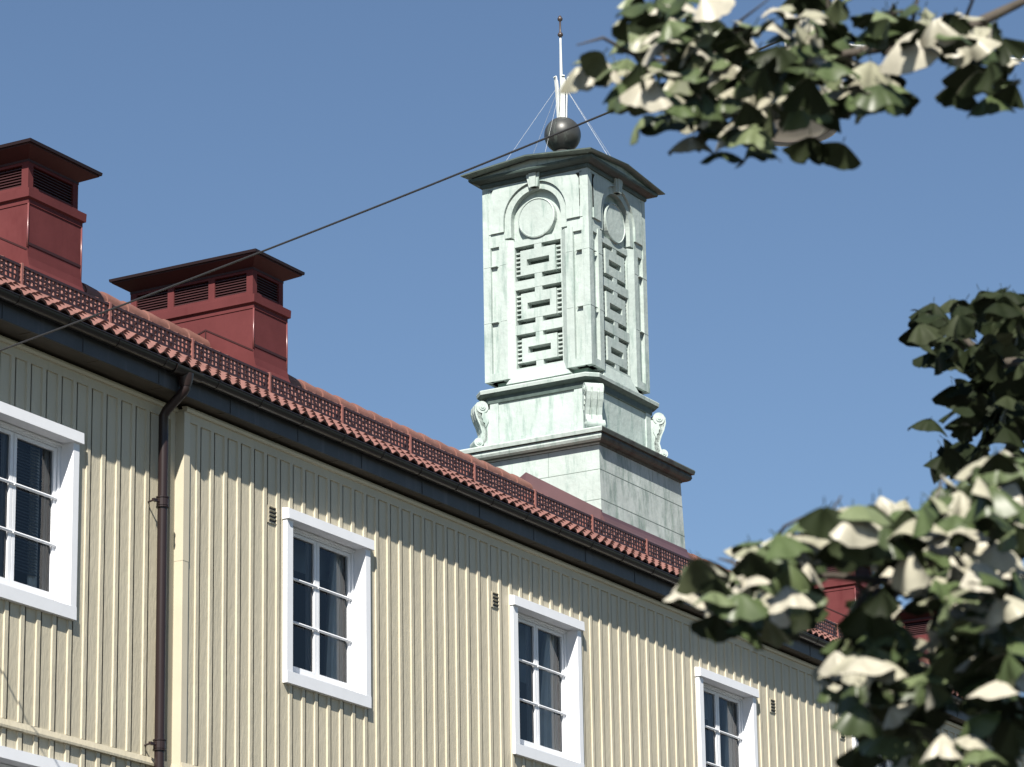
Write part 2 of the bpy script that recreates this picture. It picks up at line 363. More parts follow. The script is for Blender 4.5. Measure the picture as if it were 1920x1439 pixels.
for i, x in enumerate(WX):
    if x > X1-1.5 or x < X0+1: continue
    left = x < XC
    xx, yy = (x-.31, YL) if left else (x, YF)
    for k in range(2):
        st = 'blind' if (left and k == 0) else ('shade' if i % 2 == 0 else 'curtain')
        window(xx, yy, WZ0-k*STOREY+(0 if k == 0 else -.0), WZ1-k*STOREY, st)
# ---- vents between battens
for vx in (24.80, 28.66, 34.76, 36.60, 40.65):
    k = round((vx-25.095)/SP); xl = 25.095+k*SP+.056 - (SP if False else 0)
    k = math.floor((vx-25.095-.02)/SP); xl = 25.095+k*SP+.060
    v = MB(); v.box(xl+.012, xl+.128, YF+.004, YF+.0135, 7.79, 7.945)
    for q in range(4):
        z = 7.802+q*.036
        v.hexa([(xl+.022,YF+.003,z+.022),(xl+.118,YF+.003,z+.022),(xl+.118,YF+.003,z+.0),(xl+.022,YF+.003,z)],
               [(xl+.022,YF-.010,z+.022),(xl+.118,YF-.010,z+.022),(xl+.118,YF+.0,z+.026),(xl+.022,YF+.0,z+.026)], 0)
        v.add([(xl+.022,YF+.001,z+.002),(xl+.118,YF+.001,z+.002),(xl+.118,YF+.001,z+.021),(xl+.022,YF+.001,z+.021)], [(0,1,2,3)], 1)
    v.build('vent_grille', [siding, roomm], house)

# ---- eaves
e = MB(); e.box(X0, X1, 16.455, 16.475, 8.545, 8.75)
for x in np.arange(X0+.4, X1, 1.05): e.box(x, x+.012, 16.450, 16.456, 8.55, 8.74)
e.build('fascia', roofmetal, house)
e = MB(); e.box(X0, X1, 16.475, 16.78, 8.55, 8.57)
for x in np.arange(X0+.2, X1, .9): e.box(x, x+.01, 16.48, 16.60, 8.546, 8.551)
e.build('soffit', soffitmat, house)
GY, GCZ, GR = 16.395, 8.730, 0.055
def gut_ring(x, r, t0=0, t1=math.pi):
    return [(x, GY-math.cos(a)*r, GCZ-math.sin(a)*r) for a in np.linspace(t0, t1, 13)]
def gutter(xa, xb):
    g = MB()
    o_, i_ = gut_ring(0, GR), gut_ring(0, GR-.004)
    ring = lambda x: [(x, p[1], p[2]) for p in o_]+[(x, p[1], p[2]) for p in reversed(i_)]
    g.loft([ring(xa), ring(xb)])
    g.tube([(xa, GY-GR, GCZ+.003), (xb, GY-GR, GCZ+.003)], .008, 6)
    return g.build('gutter', guttermat, house, smooth=True, auto=40)
GX = 23.20
g1 = gutter(X0, 23.02); g2 = gutter(23.36, X1)
for x in list(np.arange(X0+.3, 22.9, .66))+list(np.arange(23.62, X1, .66)):
    br = MB(); br.loft([[(x+dx, GY-math.cos(a)*rr, GCZ-math.sin(a)*rr) for dx, rr in ((-.009,GR+.0005),(.009,GR+.0005),(.009,GR+.0045),(-.009,GR+.0045))] for a in np.linspace(-.1, math.pi, 12)])
    br.box(x-.012, x+.012, GY-GR-.012, GY+GR, GCZ+.008, GCZ+.014)
    br.build('gutter_bracket', guttermat, g1 if x < 23 else g2)
# outlet piece and downpipe
d = MB(); o_, i_ = gut_ring(0, GR+.012), gut_ring(0, GR+.002)
d.loft([[(x, p[1], p[2]) for p in o_]+[(x, p[1], p[2]) for p in reversed(i_)] for x in (23.0, 23.38)])
d.build('gutter_outlet', guttermat, house, smooth=True, auto=40)
d = MB(); py = YL-.075
d.loft([[(GX+r*math.cos(a), GY+r*math.sin(a), z) for a in np.linspace(0, 2*math.pi, 17)[:-1]] for r, z in ((.070,8.70),(.062,8.64),(.046,8.59))])
d.tube([(GX,GY,8.60),(GX,GY,8.575),(GX,GY+.02,8.55),(GX,GY+.10,8.485),(GX,py-.03,8.415),(GX,py,8.37),(GX,py,8.2),(GX,py,6.0),(GX,py,GZ+.3)], .042, 16)
pipe = d.build('downpipe', pipemat, house, smooth=True, auto=50)
for z in (7.62, 5.57, 3.4, 1.2):
    c = MB(); c.tube([(GX,py,z-.03),(GX,py,z+.03)], .052, 14); c.tube([(GX,py,z+.036),(GX,py,z+.046)], .056, 14); c.tube([(GX,py,z-.046),(GX,py,z-.036)], .056, 14)
    c.tube([(GX-.04,py,z),(GX-.10,py+.03,z),(GX-.10,YL+.01,z-.01)], .009, 6); c.box(GX-.125, GX-.075, py-.005, py+.02, z-.012, z+.012)
    c.build('pipe_clamp', pipemat, pipe)

# ---- tiled roof (both slopes): wave tiles in lapped courses
def tiles():
    n_per = 12; wl_ = 0.1525; xs = np.arange(X0-.1, X1+.1, wl_/n_per)
    ph = (xs % wl_)/wl_
    prof = 0.016*np.sin(2*math.pi*ph) + 0.005*np.sin(4*math.pi*ph+.6)
    slope_len = (YR-RE[0])/math.cos(math.atan(RS)); nc = 13; cl = slope_len/nc
    cy, cz = math.cos(math.atan(RS)), math.sin(math.atan(RS))
    V = []; F = []
    for side in (1, -1):
        for c in range(nc if side == 1 else 3):
            if side == -1: pass
            jit = np.random.uniform(-.002, .002, len(xs))
            rows = []
            a0, a1 = c*cl, (c+1)*cl+.03
            if side == -1: a0, a1 = (c*slope_len/3, (c+1)*slope_len/3)
            lift0, lift1 = .042, .004
            for s_, off, lf in ((a0, -.018, lift0), (a0, 0, lift0), ((a0+a1)/2, 0, (lift0+lift1)/2), (a1, 0, lift1)):
                h = prof+off+lf+jit
                y = RE[0]+s_*cy - h*cz; z = RE[1]+s_*cz + h*cy
                if side == -1: y = 2*YR-y
                rows.append(np.stack([xs, y, z], 1))
            b0 = len(V); n = len(xs)
            for r in rows: V += r.tolist()
            for k in range(3):
                F += [(b0+k*n+i, b0+k*n+i+1, b0+(k+1)*n+i+1, b0+(k+1)*n+i) for i in range(n-1)]
    mb = MB(); mb.v = V; mb.f = F; mb.m = [0]*len(F)
    return mb.build('roof', tile, house, smooth=True, auto=35)
roof = tiles()
# ridge tiles, overlapping half rounds, as one run between chimneys
CH = [(25.925, .425), (29.685, .315), (44.875, .375), (48.935, .315)]
TX = 37.33
blocks = sorted([(x-h-.02, x+h+.02) for x, h in CH]+[(TX-1.05, TX+1.05)])
xa = X0
zr = roofz(YR)+.02
for lo, hi in blocks+[(X1, X1)]:
    rt = MB(); x = xa+.02
    while x+.30 < lo:
        x2 = min(x+.40, lo)
        rings = []
        for xx, rr in ((x, .115), (x+.05, .118), (x2, .098)):
            o_ = [(xx, YR-math.cos(a)*rr*1.05, zr-.02+math.sin(a)*rr) for a in np.linspace(-.25, math.pi+.25, 11)]
            i_ = [(xx, YR-math.cos(a)*(rr-.015)*1.05, zr-.02+math.sin(a)*(rr-.015)) for a in np.linspace(math.pi+.25, -.25, 11)]
            rings.append(o_+i_)
        rt.loft(rings); x += .36
    if rt.v: rt.build('ridge_cap', ridgem, roof, smooth=True, auto=40)
    xa = hi
# ---- snow guard: 1.2 m grating modules on the third course
def snow_guard(x):
    y = 17.16; z = roofz(y)+.035; H = .185; L_ = 1.20
    g = MB()
    g.box(x, x+L_-.03, y-.012, y+.016, z-.010, z+.036); g.box(x, x+L_-.03, y-.012, y+.016, z+H-.022, z+H)
    for zr_ in (.072, .118): g.box(x, x+L_-.03, y-.0075, y+.0035, z+zr_, z+zr_+.013)
    for k in range(20):
        xx = x+.010+k*.0585; g.box(xx, xx+.021, y-.007, y+.003, z+.034, z+H-.020)
    o = g.build('snow_guard', guardd, roof)
    p = MB(); p.box(x+L_-.028, x+L_-.004, y-.02, y+.03, z-.05, z+H+.012); p.hexa([(x+L_-.022,y+.03,z-.03),(x+L_-.010,y+.03,z-.03),(x+L_-.010,y+.26,z+.10),(x+L_-.022,y+.26,z+.10)], [(x+L_-.022,y+.03,z+H),(x+L_-.010,y+.03,z+H),(x+L_-.010,y+.26,z+.13),(x+L_-.022,y+.26,z+.13)])
    p.build('guard_post', guardm, o)
    return o
first = None; k = 0
x = 21.93+.03-1.2222*8
while x < X1-1.3:
    if first is None: first = snow_guard(x); fx = x
    else: dup(first, roof, (x-fx, 0, 0))
    x += 1.2222

# ------------------------------------------------------------------ chimneys
def rect(cx, cy, hx, hy, z): return [(cx-hx,cy-hy,z),(cx+hx,cy-hy,z),(cx+hx,cy+hy,z),(cx-hx,cy+hy,z)]
def chimney(cx, hx):
    cy, hy = 20.715, .825
    zb = roofz(cy-hy)
    body = MB()
    # lower box; its skirt flares out over the tiles at front and back
    for sgn in (-1,):
        body.loft([rect(cx, cy, hx, hy, zb-.25), rect(cx, cy, hx, hy, 11.645)], cap0=True)
    prof = [(.001, .24), (.010, .15), (.030, .075), (.065, .025), (.105, .0)]
    ya = cy-hy
    ring = []
    for dy, dz in prof:
        yy = ya-dy; ring.append([(cx-hx-.003, yy, roofz(yy)+.035+dz), (cx+hx+.003, yy, roofz(yy)+.035+dz), (cx+hx+.003, ya+.01, roofz(yy)+.035+dz-.01), (cx-hx-.003, ya+.01, roofz(yy)+.035+dz-.01)])
    body.loft(ring)
    ch = body.build('chimney', redmetal, house)
    # seams
    s = MB(); e_ = .006
    s.box(cx-hx-e_, cx+hx+e_, cy-hy-e_, cy-hy+.002, 11.180, 11.207)
    for (y0, z0, y1, z1) in ((cy-hy, 11.12, YR, 11.45), (YR, 11.45, cy+hy, 11.12)):
        s.hexa([(cx-hx-e_,y0,z0),(cx-hx-e_,y1,z1),(cx-hx+.002,y1,z1),(cx-hx+.002,y0,z0)], [(cx-hx-e_,y0,z0+.018),(cx-hx-e_,y1,z1+.018),(cx-hx+.002,y1,z1+.018),(cx-hx+.002,y0,z0+.018)])
    s.box(cx-hx-e_, cx-hx+.002, YR-.006, YR+.006, zr+.02, 11.45)
    s.build('sheet_seam', redcap, ch)
    for sx, z0 in ((-1, zb+.28), (1, zb+.05)):
        s = MB(); s.tube([(cx+sx*hx,cy-hy,z0),(cx+sx*(hx+.003),cy-hy-.002,11.3),(cx+sx*hx,cy-hy,11.60)], .010, 10); s.build('corner_bead', beadm, ch, smooth=True)
    # ledge in two steps
    l = MB(); l.loft([rect(cx,cy,hx+.008,hy+.008,11.60), rect(cx,cy,hx+.008,hy+.008,11.645), rect(cx,cy,hx+.035,hy+.03,11.66), rect(cx,cy,hx+.038,hy+.033,11.745), rect(cx,cy,hx-.01,hy-.01,11.765)])
    l.build('ledge', redmetal, ch)
    # louvre storey
    bx, by = hx-.025, hy-.03; z0, z1 = 11.76, 12.075
    c = MB(); c.loft([rect(cx,cy,bx-.06,by-.06,z0), rect(cx,cy,bx-.06,by-.06,z1)])
    p = .05
    for sx in (-1, 1):
        for sy in (-1, 1): c.box(*sorted((cx+sx*bx, cx+sx*(bx-p-.03))), *sorted((cy+sy*by, cy+sy*(by-p-.03))), z0, z1)
    for sx in (-1, 1):
        for q in (-1, 1): c.box(*sorted((cx+sx*(bx-.001), cx+sx*(bx-.08))), cy+q*by/3-.04, cy+q*by/3+.04, z0+.0, z1-.005)
        c.box(*sorted((cx+sx*(bx-.002), cx+sx*(bx-.07))), cy-by+.05, cy+by-.05, z0, z0+.045); c.box(*sorted((cx+sx*(bx-.002), cx+sx*(bx-.07))), cy-by+.05, cy+by-.05, z1-.055, z1)
    for sy in (-1, 1):
        c.box(cx-bx+.05, cx+bx-.05, *sorted((cy+sy*(by-.002), cy+sy*(by-.07))), z0, z0+.045); c.box(cx-bx+.05, cx+bx-.05, *sorted((cy+sy*(by-.002), cy+sy*(by-.07))), z1-.055, z1)
    c.build('louver_box', redmetal, ch)
    def louver(side, a, b_):
        lv = MB(); n = 7
        for i in range(n):
            z = z0+.05+i*(z1-z0-.11)/n
            if side == 'x':
                X_ = cx-bx+.012; lv.hexa([(X_,a,z),(X_,b_,z),(X_+.035,b_,z+.03),(X_+.035,a,z+.03)], [(X_,a,z+.006),(X_,b_,z+.006),(X_+.035,b_,z+.036),(X_+.035,a,z+.036)])
            else:
                Y_ = cy-by+.012; lv.hexa([(a,Y_,z),(b_,Y_,z),(b_,Y_+.035,z+.03),(a,Y_+.035,z+.03)], [(a,Y_,z+.006),(b_,Y_,z+.006),(b_,Y_+.035,z+.036),(a,Y_+.035,z+.036)])
        lv.build('louver', louvrem, ch)
    t3 = by/3
    louver('x', cy-by+.08, cy-t3-.04); louver('x', cy-t3+.04, cy+t3-.04); louver('x', cy+t3+.04, cy+by-.08)
    louver('y', cx-bx+.08, cx+bx-.08)
    k = MB(); ox, oy = hx+.155, hy+.125
    k.loft([rect(cx,cy,bx+.004,by+.004,12.045), rect(cx,cy,bx+.004,by+.004,12.07), rect(cx,cy,ox-.02,oy-.02,12.150), rect(cx,cy,ox-.02,oy-.02,12.170)])
    k.loft([rect(cx,cy,ox,oy,12.165), rect(cx,cy,ox+.004,oy+.004,12.195), rect(cx,cy,ox-.12,oy-.12,12.22)], m=1)
    k.build('cap', [redcap, capedge], ch)
    return ch
for (cx, hx) in CH: chimney(cx, hx)

# ------------------------------------------------------------------ copper turret
TC = (TX, 20.5)
tcx, tcy = TC
base = MB()
zt = roofz(tcy-1.0)
base.loft([rect(tcx,tcy,1.105,1.03,zt-.35), rect(tcx,tcy,1.105,1.03,zt+.10), rect(tcx,tcy,1.075,1.00,11.70)], m=0)
turret = base.build('copper_turret', [patina, patfront], house)
turret['label'] = 'pale green copper ventilation turret with pediment roof astride the ridge'
for pl in turret.data.polygons:
    if pl.normal.y < -.7: pl.material_index = 1
# maroon flashing skirt: follows the roof slope at the sides and sweeps out at the front
fl = MB(); e_ = .012
for sx in (-1,):
    xs_ = tcx+sx*1.105
    def gz(y): return roofz(y)+.03
    for y0, y1 in ((tcy-1.03, tcy), (tcy, tcy+1.03)):
        n = 6
        for i in range(n):
            a, b_ = y0+(y1-y0)*i/n, y0+(y1-y0)*(i+1)/n
            fl.hexa([(xs_-e_-.03,a,gz(a)-.05),(xs_-e_-.03,b_,gz(b_)-.05),(xs_+.02,b_,gz(b_)-.05),(xs_+.02,a,gz(a)-.05)],
                    [(xs_-e_,a,gz(a)+.20),(xs_-e_,b_,gz(b_)+.20),(xs_+.02,b_,gz(b_)+.20),(xs_+.02,a,gz(a)+.20)])
ya = tcy-1.03
ring = []
for dy, dz in [(0.008, .17), (.02, .13), (.05, .09), (.11, .035), (.20, .0)]:
    yy = ya-dy; zz = roofz(ya)+.035-dy*RS+dz
    ring.append([(tcx-1.105-e_-.004, yy, zz), (tcx+1.105+e_+.03*dy/.2, yy, zz), (tcx+1.105+e_, ya+.01, zz-.02), (tcx-1.105-e_-.004, ya+.01, zz-.02)])
fl.loft(ring)
fl.build('flashing', flashm, turret)
# sheet seams on the base: thin welts that follow its slight batter
s = MB(); zb0 = zt+.10
def bx(z): return 1.105-.030*(z-zb0)/(11.70-zb0)
def by(z): return 1.03-.030*(z-zb0)/(11.70-zb0)
for z in (10.99, 11.37):
    s.box(tcx-bx(z)-.001, tcx+bx(z)+.001, tcy-by(z)-.0025, tcy-by(z)+.02, z, z+.007)
    s.box(tcx-bx(z)-.0025, tcx-bx(z)+.02, tcy-by(z)+.02, tcy+by(z), z, z+.007)
def welt(q, z0, z1, side):
    e = .0018
    if side == 'f': s.hexa([(tcx+q,tcy-by(z0)-e,z0),(tcx+q+.005,tcy-by(z0)-e,z0),(tcx+q+.005,tcy-by(z0)+.02,z0),(tcx+q,tcy-by(z0)+.02,z0)], [(tcx+q,tcy-by(z1)-e,z1),(tcx+q+.005,tcy-by(z1)-e,z1),(tcx+q+.005,tcy-by(z1)+.02,z1),(tcx+q,tcy-by(z1)+.02,z1)])
    else: s.hexa([(tcx-bx(z0)-e,tcy+q,z0),(tcx-bx(z0)+.02,tcy+q,z0),(tcx-bx(z0)+.02,tcy+q+.006,z0),(tcx-bx(z0)-e,tcy+q+.006,z0)], [(tcx-bx(z1)-e,tcy+q,z1),(tcx-bx(z1)+.02,tcy+q,z1),(tcx-bx(z1)+.02,tcy+q+.006,z1),(tcx-bx(z1)-e,tcy+q+.006,z1)])
for q, z0, z1 in ((-.70,10.80,10.99),(.02,10.80,10.99),(.66,10.80,10.99),(-.80,11.0,11.37),(-.05,11.0,11.37),(.78,11.0,11.37),(-.42,11.38,11.68),(.30,11.38,11.68)): welt(q, z0, z1, 'f')
for q, z0, z1 in ((-.30,11.38,11.68),(.42,11.0,11.37)): welt(q, z0, z1, 'l')
s.build('sheet_seam', seammat, turret)
# base cornice
c = MB()
pr = [(1.075,1.0,11.68),(1.09,1.015,11.685),(1.095,1.02,11.705),(1.15,1.065,11.71),(1.185,1.09,11.73),(1.20,1.105,11.76),(1.195,1.10,11.79),(1.19,1.095,11.80),(1.225,1.125,11.806),(1.235,1.135,11.85),(1.228,1.128,11.866),(.88,.84,11.93)]
c.loft([rect(tcx,tcy,a,b_,z) for a, b_, z in pr])
o = c.build('base_cornice', [patina, patdark], turret)
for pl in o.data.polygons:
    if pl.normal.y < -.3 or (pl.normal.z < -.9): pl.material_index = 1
# pedestal with chamfered corners and framed fields
def octo(hx, hy, ch, z): return [(tcx-hx+ch,tcy-hy,z),(tcx+hx-ch,tcy-hy,z),(tcx+hx,tcy-hy+ch,z),(tcx+hx,tcy+hy-ch,z),(tcx+hx-ch,tcy+hy,z),(tcx-hx+ch,tcy+hy,z),(tcx-hx,tcy+hy-ch,z),(tcx-hx,tcy-hy+ch,z)]
p = MB(); p.loft([octo(.815,.79,.13,11.90), octo(.815,.79,.13,12.64)])
for sx in (-1, 1):
    X_ = tcx+sx*.815
    for a, b_, z0, z1 in ((-.66,-.54,11.92,12.60),(.54,.66,11.92,12.60),(-.54,.54,11.92,12.04),(-.54,.54,12.53,12.60)): p.box(*sorted((X_, X_+sx*.018)), tcy+a, tcy+b_, z0, z1)
for sy in (-1, 1):
    Y_ = tcy+sy*.79
    for a, b_, z0, z1 in ((-.68,-.56,11.92,12.60),(.56,.68,11.92,12.60),(-.56,.56,11.92,12.04),(-.56,.56,12.53,12.60)): p.box(tcx+a, tcx+b_, *sorted((Y_, Y_+sy*.018)), z0, z1)
p.build('pedestal', patina, turret)
c = MB(); c.loft([octo(hx,hy,ch,z) for hx,hy,ch,z in ((.83,.805,.13,12.515),(.84,.815,.13,12.52),(.842,.817,.13,12.60),(.89,.85,.13,12.612),(.915,.875,.13,12.635),(.92,.88,.13,12.675),(.915,.875,.13,12.688),(.72,.72,.1,12.73))])
o = c.build('pedestal_cornice', [patina, patshade], turret)
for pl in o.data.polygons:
    if pl.normal.z < -.3 or (pl.center.z+wl(o).z < 12.605): pl.material_index = 1  # underside and bed moulding darkened: cornice shadow put into the colour
# scroll brackets on the four corners
def bracket(sx, sy):
    dirv = Vector((sx, sy, 0)).normalized(); tv = Vector((-dirv.y, dirv.x, 0))
    org = Vector((tcx+sx*(.815-.065), tcy+sy*(.79-.065), 0))
    P = lambda w, o_, z: org+tv*w+dirv*o_+Vector((0,0,z))
    b = MB(); hw = .105
    path = [(.055,12.50),(.10,12.545),(.155,12.535),(.185,12.49),(.19,12.42),(.165,12.33),(.125,12.24),(.100,12.15),(.125,12.06),(.18,12.01)]
    inner = [(.02,12.46),(.06,12.47),(.10,12.47),(.13,12.45),(.135,12.40),(.115,12.32),(.075,12.23),(.045,12.15),(.055,12.05),(.12,11.965)]
    def slab(w0, w1, grow=0):
        rings = []
        for (o1, z1), (o2, z2) in zip(path, inner): rings.append([P(w0,o1+grow,z1),P(w1,o1+grow,z1),P(w1,o2,z2),P(w0,o2,z2)])
        b.loft(rings)
    slab(-hw, hw); slab(-hw, -hw+.05, .02); slab(-.03, .03, .02); slab(hw-.05, hw, .02)
    for oc, zc, r in ((.115,12.475,.078),(.165,12.015,.058)):
        for w0, w1, rr in ((-hw-.012, hw+.012, r), (-hw-.022, hw+.022, r*.55), (-hw-.03, hw+.03, r*.25)):
            b.hexa([P(w0, oc+rr*math.cos(a), zc+rr*math.sin(a)) for a in np.linspace(0, 2*math.pi, 19)[:-1]], [P(w1, oc+rr*math.cos(a), zc+rr*math.sin(a)) for a in np.linspace(0, 2*math.pi, 19)[:-1]])
    b.hexa([P(-hw,-.05,11.96),P(-hw,.10,11.96),P(-hw,.06,12.2),P(-hw,.11,12.45),P(-hw,-.05,12.45)], [P(hw,-.05,11.96),P(hw,.10,11.96),P(hw,.06,12.2),P(hw,.11,12.45),P(hw,-.05,12.45)])
    for s_ in (-1, 1):   # acanthus drop on each cheek
        w0, w1 = s_*hw, s_*(hw+.014)
        lp = [(.05,12.40),(.115,12.40),(.125,12.34),(.11,12.32),(.105,12.28),(.085,12.27),(.075,12.21),(.05,12.26),(.035,12.29),(.03,12.34)]
        b.hexa([P(w0,o_,z) for o_, z in lp], [P(w1,o_,z) for o_, z in lp])
    b.build('scroll_bracket', patina, turret)
for sx in (-1, 1):
    for sy in (-1, 1): bracket(sx, sy)
# shaft: recessed core, corner posts and the four decorated faces
HS = .765
core = MB()
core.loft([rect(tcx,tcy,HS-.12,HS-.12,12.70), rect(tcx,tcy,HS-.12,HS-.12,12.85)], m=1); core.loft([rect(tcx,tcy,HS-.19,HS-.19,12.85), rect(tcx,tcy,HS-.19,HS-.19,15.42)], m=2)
for sx in (-1, 1):
    for sy in (-1, 1): core.box(*sorted((tcx+sx*.68, tcx+sx*HS)), *sorted((tcy+sy*.68, tcy+sy*HS)), 12.83, 15.42)
shaft = core.build('shaft', [patina, patgreen, patdeep], turret)
ARC = np.linspace(0, math.pi, 25); AZ = 14.91
def face(k):
    ang = k*math.pi/2; n = Vector((math.cos(ang), math.sin(ang), 0)); t = Vector((-n.y, n.x, 0)); o0 = Vector((tcx, tcy, 0))
    P = lambda u, d, z: o0+n*(HS+d)+t*u+Vector((0,0,z))
    def sl(mb, u0, u1, z0, z1, d0, d1, m=0):
        mb.hexa([P(u0,d0,z0),P(u1,d0,z0),P(u1,d0,z1),P(u0,d0,z1)], [P(u0,d1,z0),P(u1,d1,z0),P(u1,d1,z1),P(u0,d1,z1)], m)
    B = -.195
    f = MB()
    for s in (-1, 1):
        def us(a, b_): return (a, b_) if s > 0 else (-b_, -a)
        sl(f, *us(.52,.68), 12.83, 14.60, B, -.045)                      # sunk field
        sl(f, *us(.66,.681), 12.83, 14.60, B, 0)
        f.hexa([P(s*.345,B,12.83),P(s*.53,B,12.83),P(s*.53,0,12.83),P(s*.425,0,12.83),P(s*.345,-.05,12.83)], [P(s*.345,B,14.66),P(s*.53,B,14.66),P(s*.53,0,14.66),P(s*.425,0,14.66),P(s*.345,-.05,14.66)])
        sl(f, *us(.53,.681), 12.83, 12.93, B, -.001)
        sl(f, *us(.45,.681), 14.60, 14.775, B, -.012)                     # impost band
        sl(f, *us(.455,.645), 14.775, 14.91, B, .014)
        sl(f, *us(.645,.681), 14.775, 15.375, B, -.004)
    sl(f, -.681, .681, 15.365, 15.42, B, -.004)
    # spandrel field with the round-headed niche cut out
    vs = []; fs = []
    for a in ARC:
        cu, cz = math.cos(a), math.sin(a)
        k1 = .645/abs(cu) if abs(cu) > 1e-6 else 9; k2 = .455/cz if cz > 1e-6 else 9; kk = min(k1, k2)
        vs += [P(.455*cu,.014,AZ+.455*cz), P(kk*cu,.014,AZ+kk*cz), P(.455*cu,B,AZ+.455*cz)]
    for i in range(len(ARC)-1): fs += [(3*i,3*i+1,3*i+4,3*i+3), (3*i,3*i+3,3*i+5,3*i+2)]
    f.add(vs, fs)
    corner = [P(.66,-.026,15.38), P(-.66,-.026,15.38)]
    for s, a0 in ((1, .62), (-1, math.pi-.62)):
        kk1 = .66/abs(math.cos(a0))
    # joints across the stiles
    for z in (13.60, 14.34):
        for s in (-1, 1):
            for a, b_, d in ((.43,.52,.003),(.52,.66,-.042),(.66,.766,.003)): sl(f, *((a,b_) if s > 0 else (-b_,-a)), z, z+.007, B, d)
    sl(f, -.36, .36, 14.60, 15.275, B, -.10)                               # niche back
    # plinth splay below the lattice
    f.hexa([P(-.46,B,12.76),P(.46,B,12.76),P(.345,B,12.93),P(-.345,B,12.93)], [P(-.46,-.0,12.76),P(.46,-.0,12.76),P(.345,-.05,12.93),P(-.345,-.05,12.93)])
    f.build('shaft_panel', patina, shaft if False else turret)
    # arch band
    a_ = MB(); rings = []
    outer, inner = .45, .36
    pts = [(outer, inner, None)]
    def ring_at(uo, zo, ui, zi): return [P(uo,B,zo),P(uo,-.016,zo),P(ui,-.016,zi),P(ui,B,zi)]
    rings.append(ring_at(outer,14.69,inner,14.69))
    for a in ARC: rings.append(ring_at(outer*math.cos(a), AZ+outer*math.sin(a), inner*math.cos(a), AZ+inner*math.sin(a)))
    rings.append(ring_at(-outer,14.69,-inner,14.69))
    a_.loft(rings); a_.build('arch_moulding', patina, turret)
    kx = MB()
    for u0, u1, d in ((.065,.10,.045), (.035,.055,.06)): kx.hexa([P(-u0,B,15.285),P(u0,B,15.285),P(u1,B,15.475),P(-u1,B,15.475)], [P(-u0,d-.01,15.285),P(u0,d-.01,15.285),P(u1,d,15.475),P(-u1,d,15.475)])
    kx.build('keystone', patina, turret)
    dk = MB(); A = np.linspace(0, 2*math.pi, 41)[:-1]
    dk.loft([[P(r*math.cos(a), d, 14.893+r*math.sin(a)) for a in A] for r, d in ((.265,-.11),(.265,-.03),(.25,-.024),(.245,-.034))])
    dk.build('medallion', patina, turret)
    # lattice: three fretwork plates with slots, ties and side combs
    lt = MB(); D = -.05
    for z0, z1 in ((12.955,13.395),(13.52,13.985),(14.10,14.555)):
        h0, h1 = z0+.066, z1-.060; zc = (z0+z1)/2; sh = .042; su = .162; pu = .252
        sl(lt, -pu, pu, h0, zc-sh, B+.03, D); sl(lt, -pu, pu, zc+sh, h1, B+.03, D)
        sl(lt, -pu, -su, zc-sh, zc+sh, B+.03, D); sl(lt, su, pu, zc-sh, zc+sh, B+.03, D)
        sl(lt, -.052, .052, z0-.002, h0, B+.03, D-.003); sl(lt, -.052, .052, h1, z1+.002, B+.03, D-.003)
        for q in range(6):
            zq = h0+.01+q*(h1-h0-.02)/5.3
            for s in (-1, 1): sl(lt, *((pu,.347) if s > 0 else (-.347,-pu)), zq, zq+.021, B+.03, D-.028)
    for z0, z1 in ((12.93,12.955),(13.395,13.52),(13.985,14.10),(14.555,14.64)): sl(lt, -.347, .347, z0, z1, B+.02, D)
    for s in (-1, 1): sl(lt, *((.33,.348) if s > 0 else (-.348,-.33)), 12.93, 14.64, B+.02, D-.002)
    lt.build('lattice_panel', patina, turret)
for k in range(4): face(k)
# turret roof: cornice, four low pediments, ridge to the ball
r = MB()
r.loft([rect(tcx,tcy,a,a,z) for a, z in ((.775,15.405),(.785,15.425),(.785,15.455),(.81,15.46),(.845,15.475),(.885,15.485),(.895,15.505),(.895,15.52),(.80,15.53))])
rc = r.build('top_cornice', [patshade, patblack], turret)
for pl in rc.data.polygons:
    if abs(pl.normal.z) > .6: pl.material_index = 1  # whole cornice toned dark: eave shade put into its colour
r = MB(); ex, ey = 1.0, .945; zl, zh = 15.545, 15.635
c8 = lambda ex, ey, dz: [(tcx-ex,tcy-ey,zl+dz),(tcx,tcy-ey,zh+dz),(tcx+ex,tcy-ey,zl+dz),(tcx+ex,tcy,zh+dz),(tcx+ex,tcy+ey,zl+dz),(tcx,tcy+ey,zh+dz),(tcx-ex,tcy+ey,zl+dz),(tcx-ex,tcy,zh+dz)]
apex = (tcx, tcy, 15.98)
r.loft([c8(ex-.10,ey-.10,-.012), c8(ex-.02,ey-.02,-.006), c8(ex,ey,0), c8(ex+.004,ey+.004,.010), c8(ex-.004,ey-.004,.020)], cap0=False, cap1=False)
top = c8(ex-.004,ey-.004,.020); r.add(top+[apex], [(i,(i+1)%8,8) for i in range(8)])
bot = c8(ex-.10,ey-.10,-.012); r.add(bot+[(tcx,tcy,15.80)], [((i+1)%8,i,8) for i in range(8)])
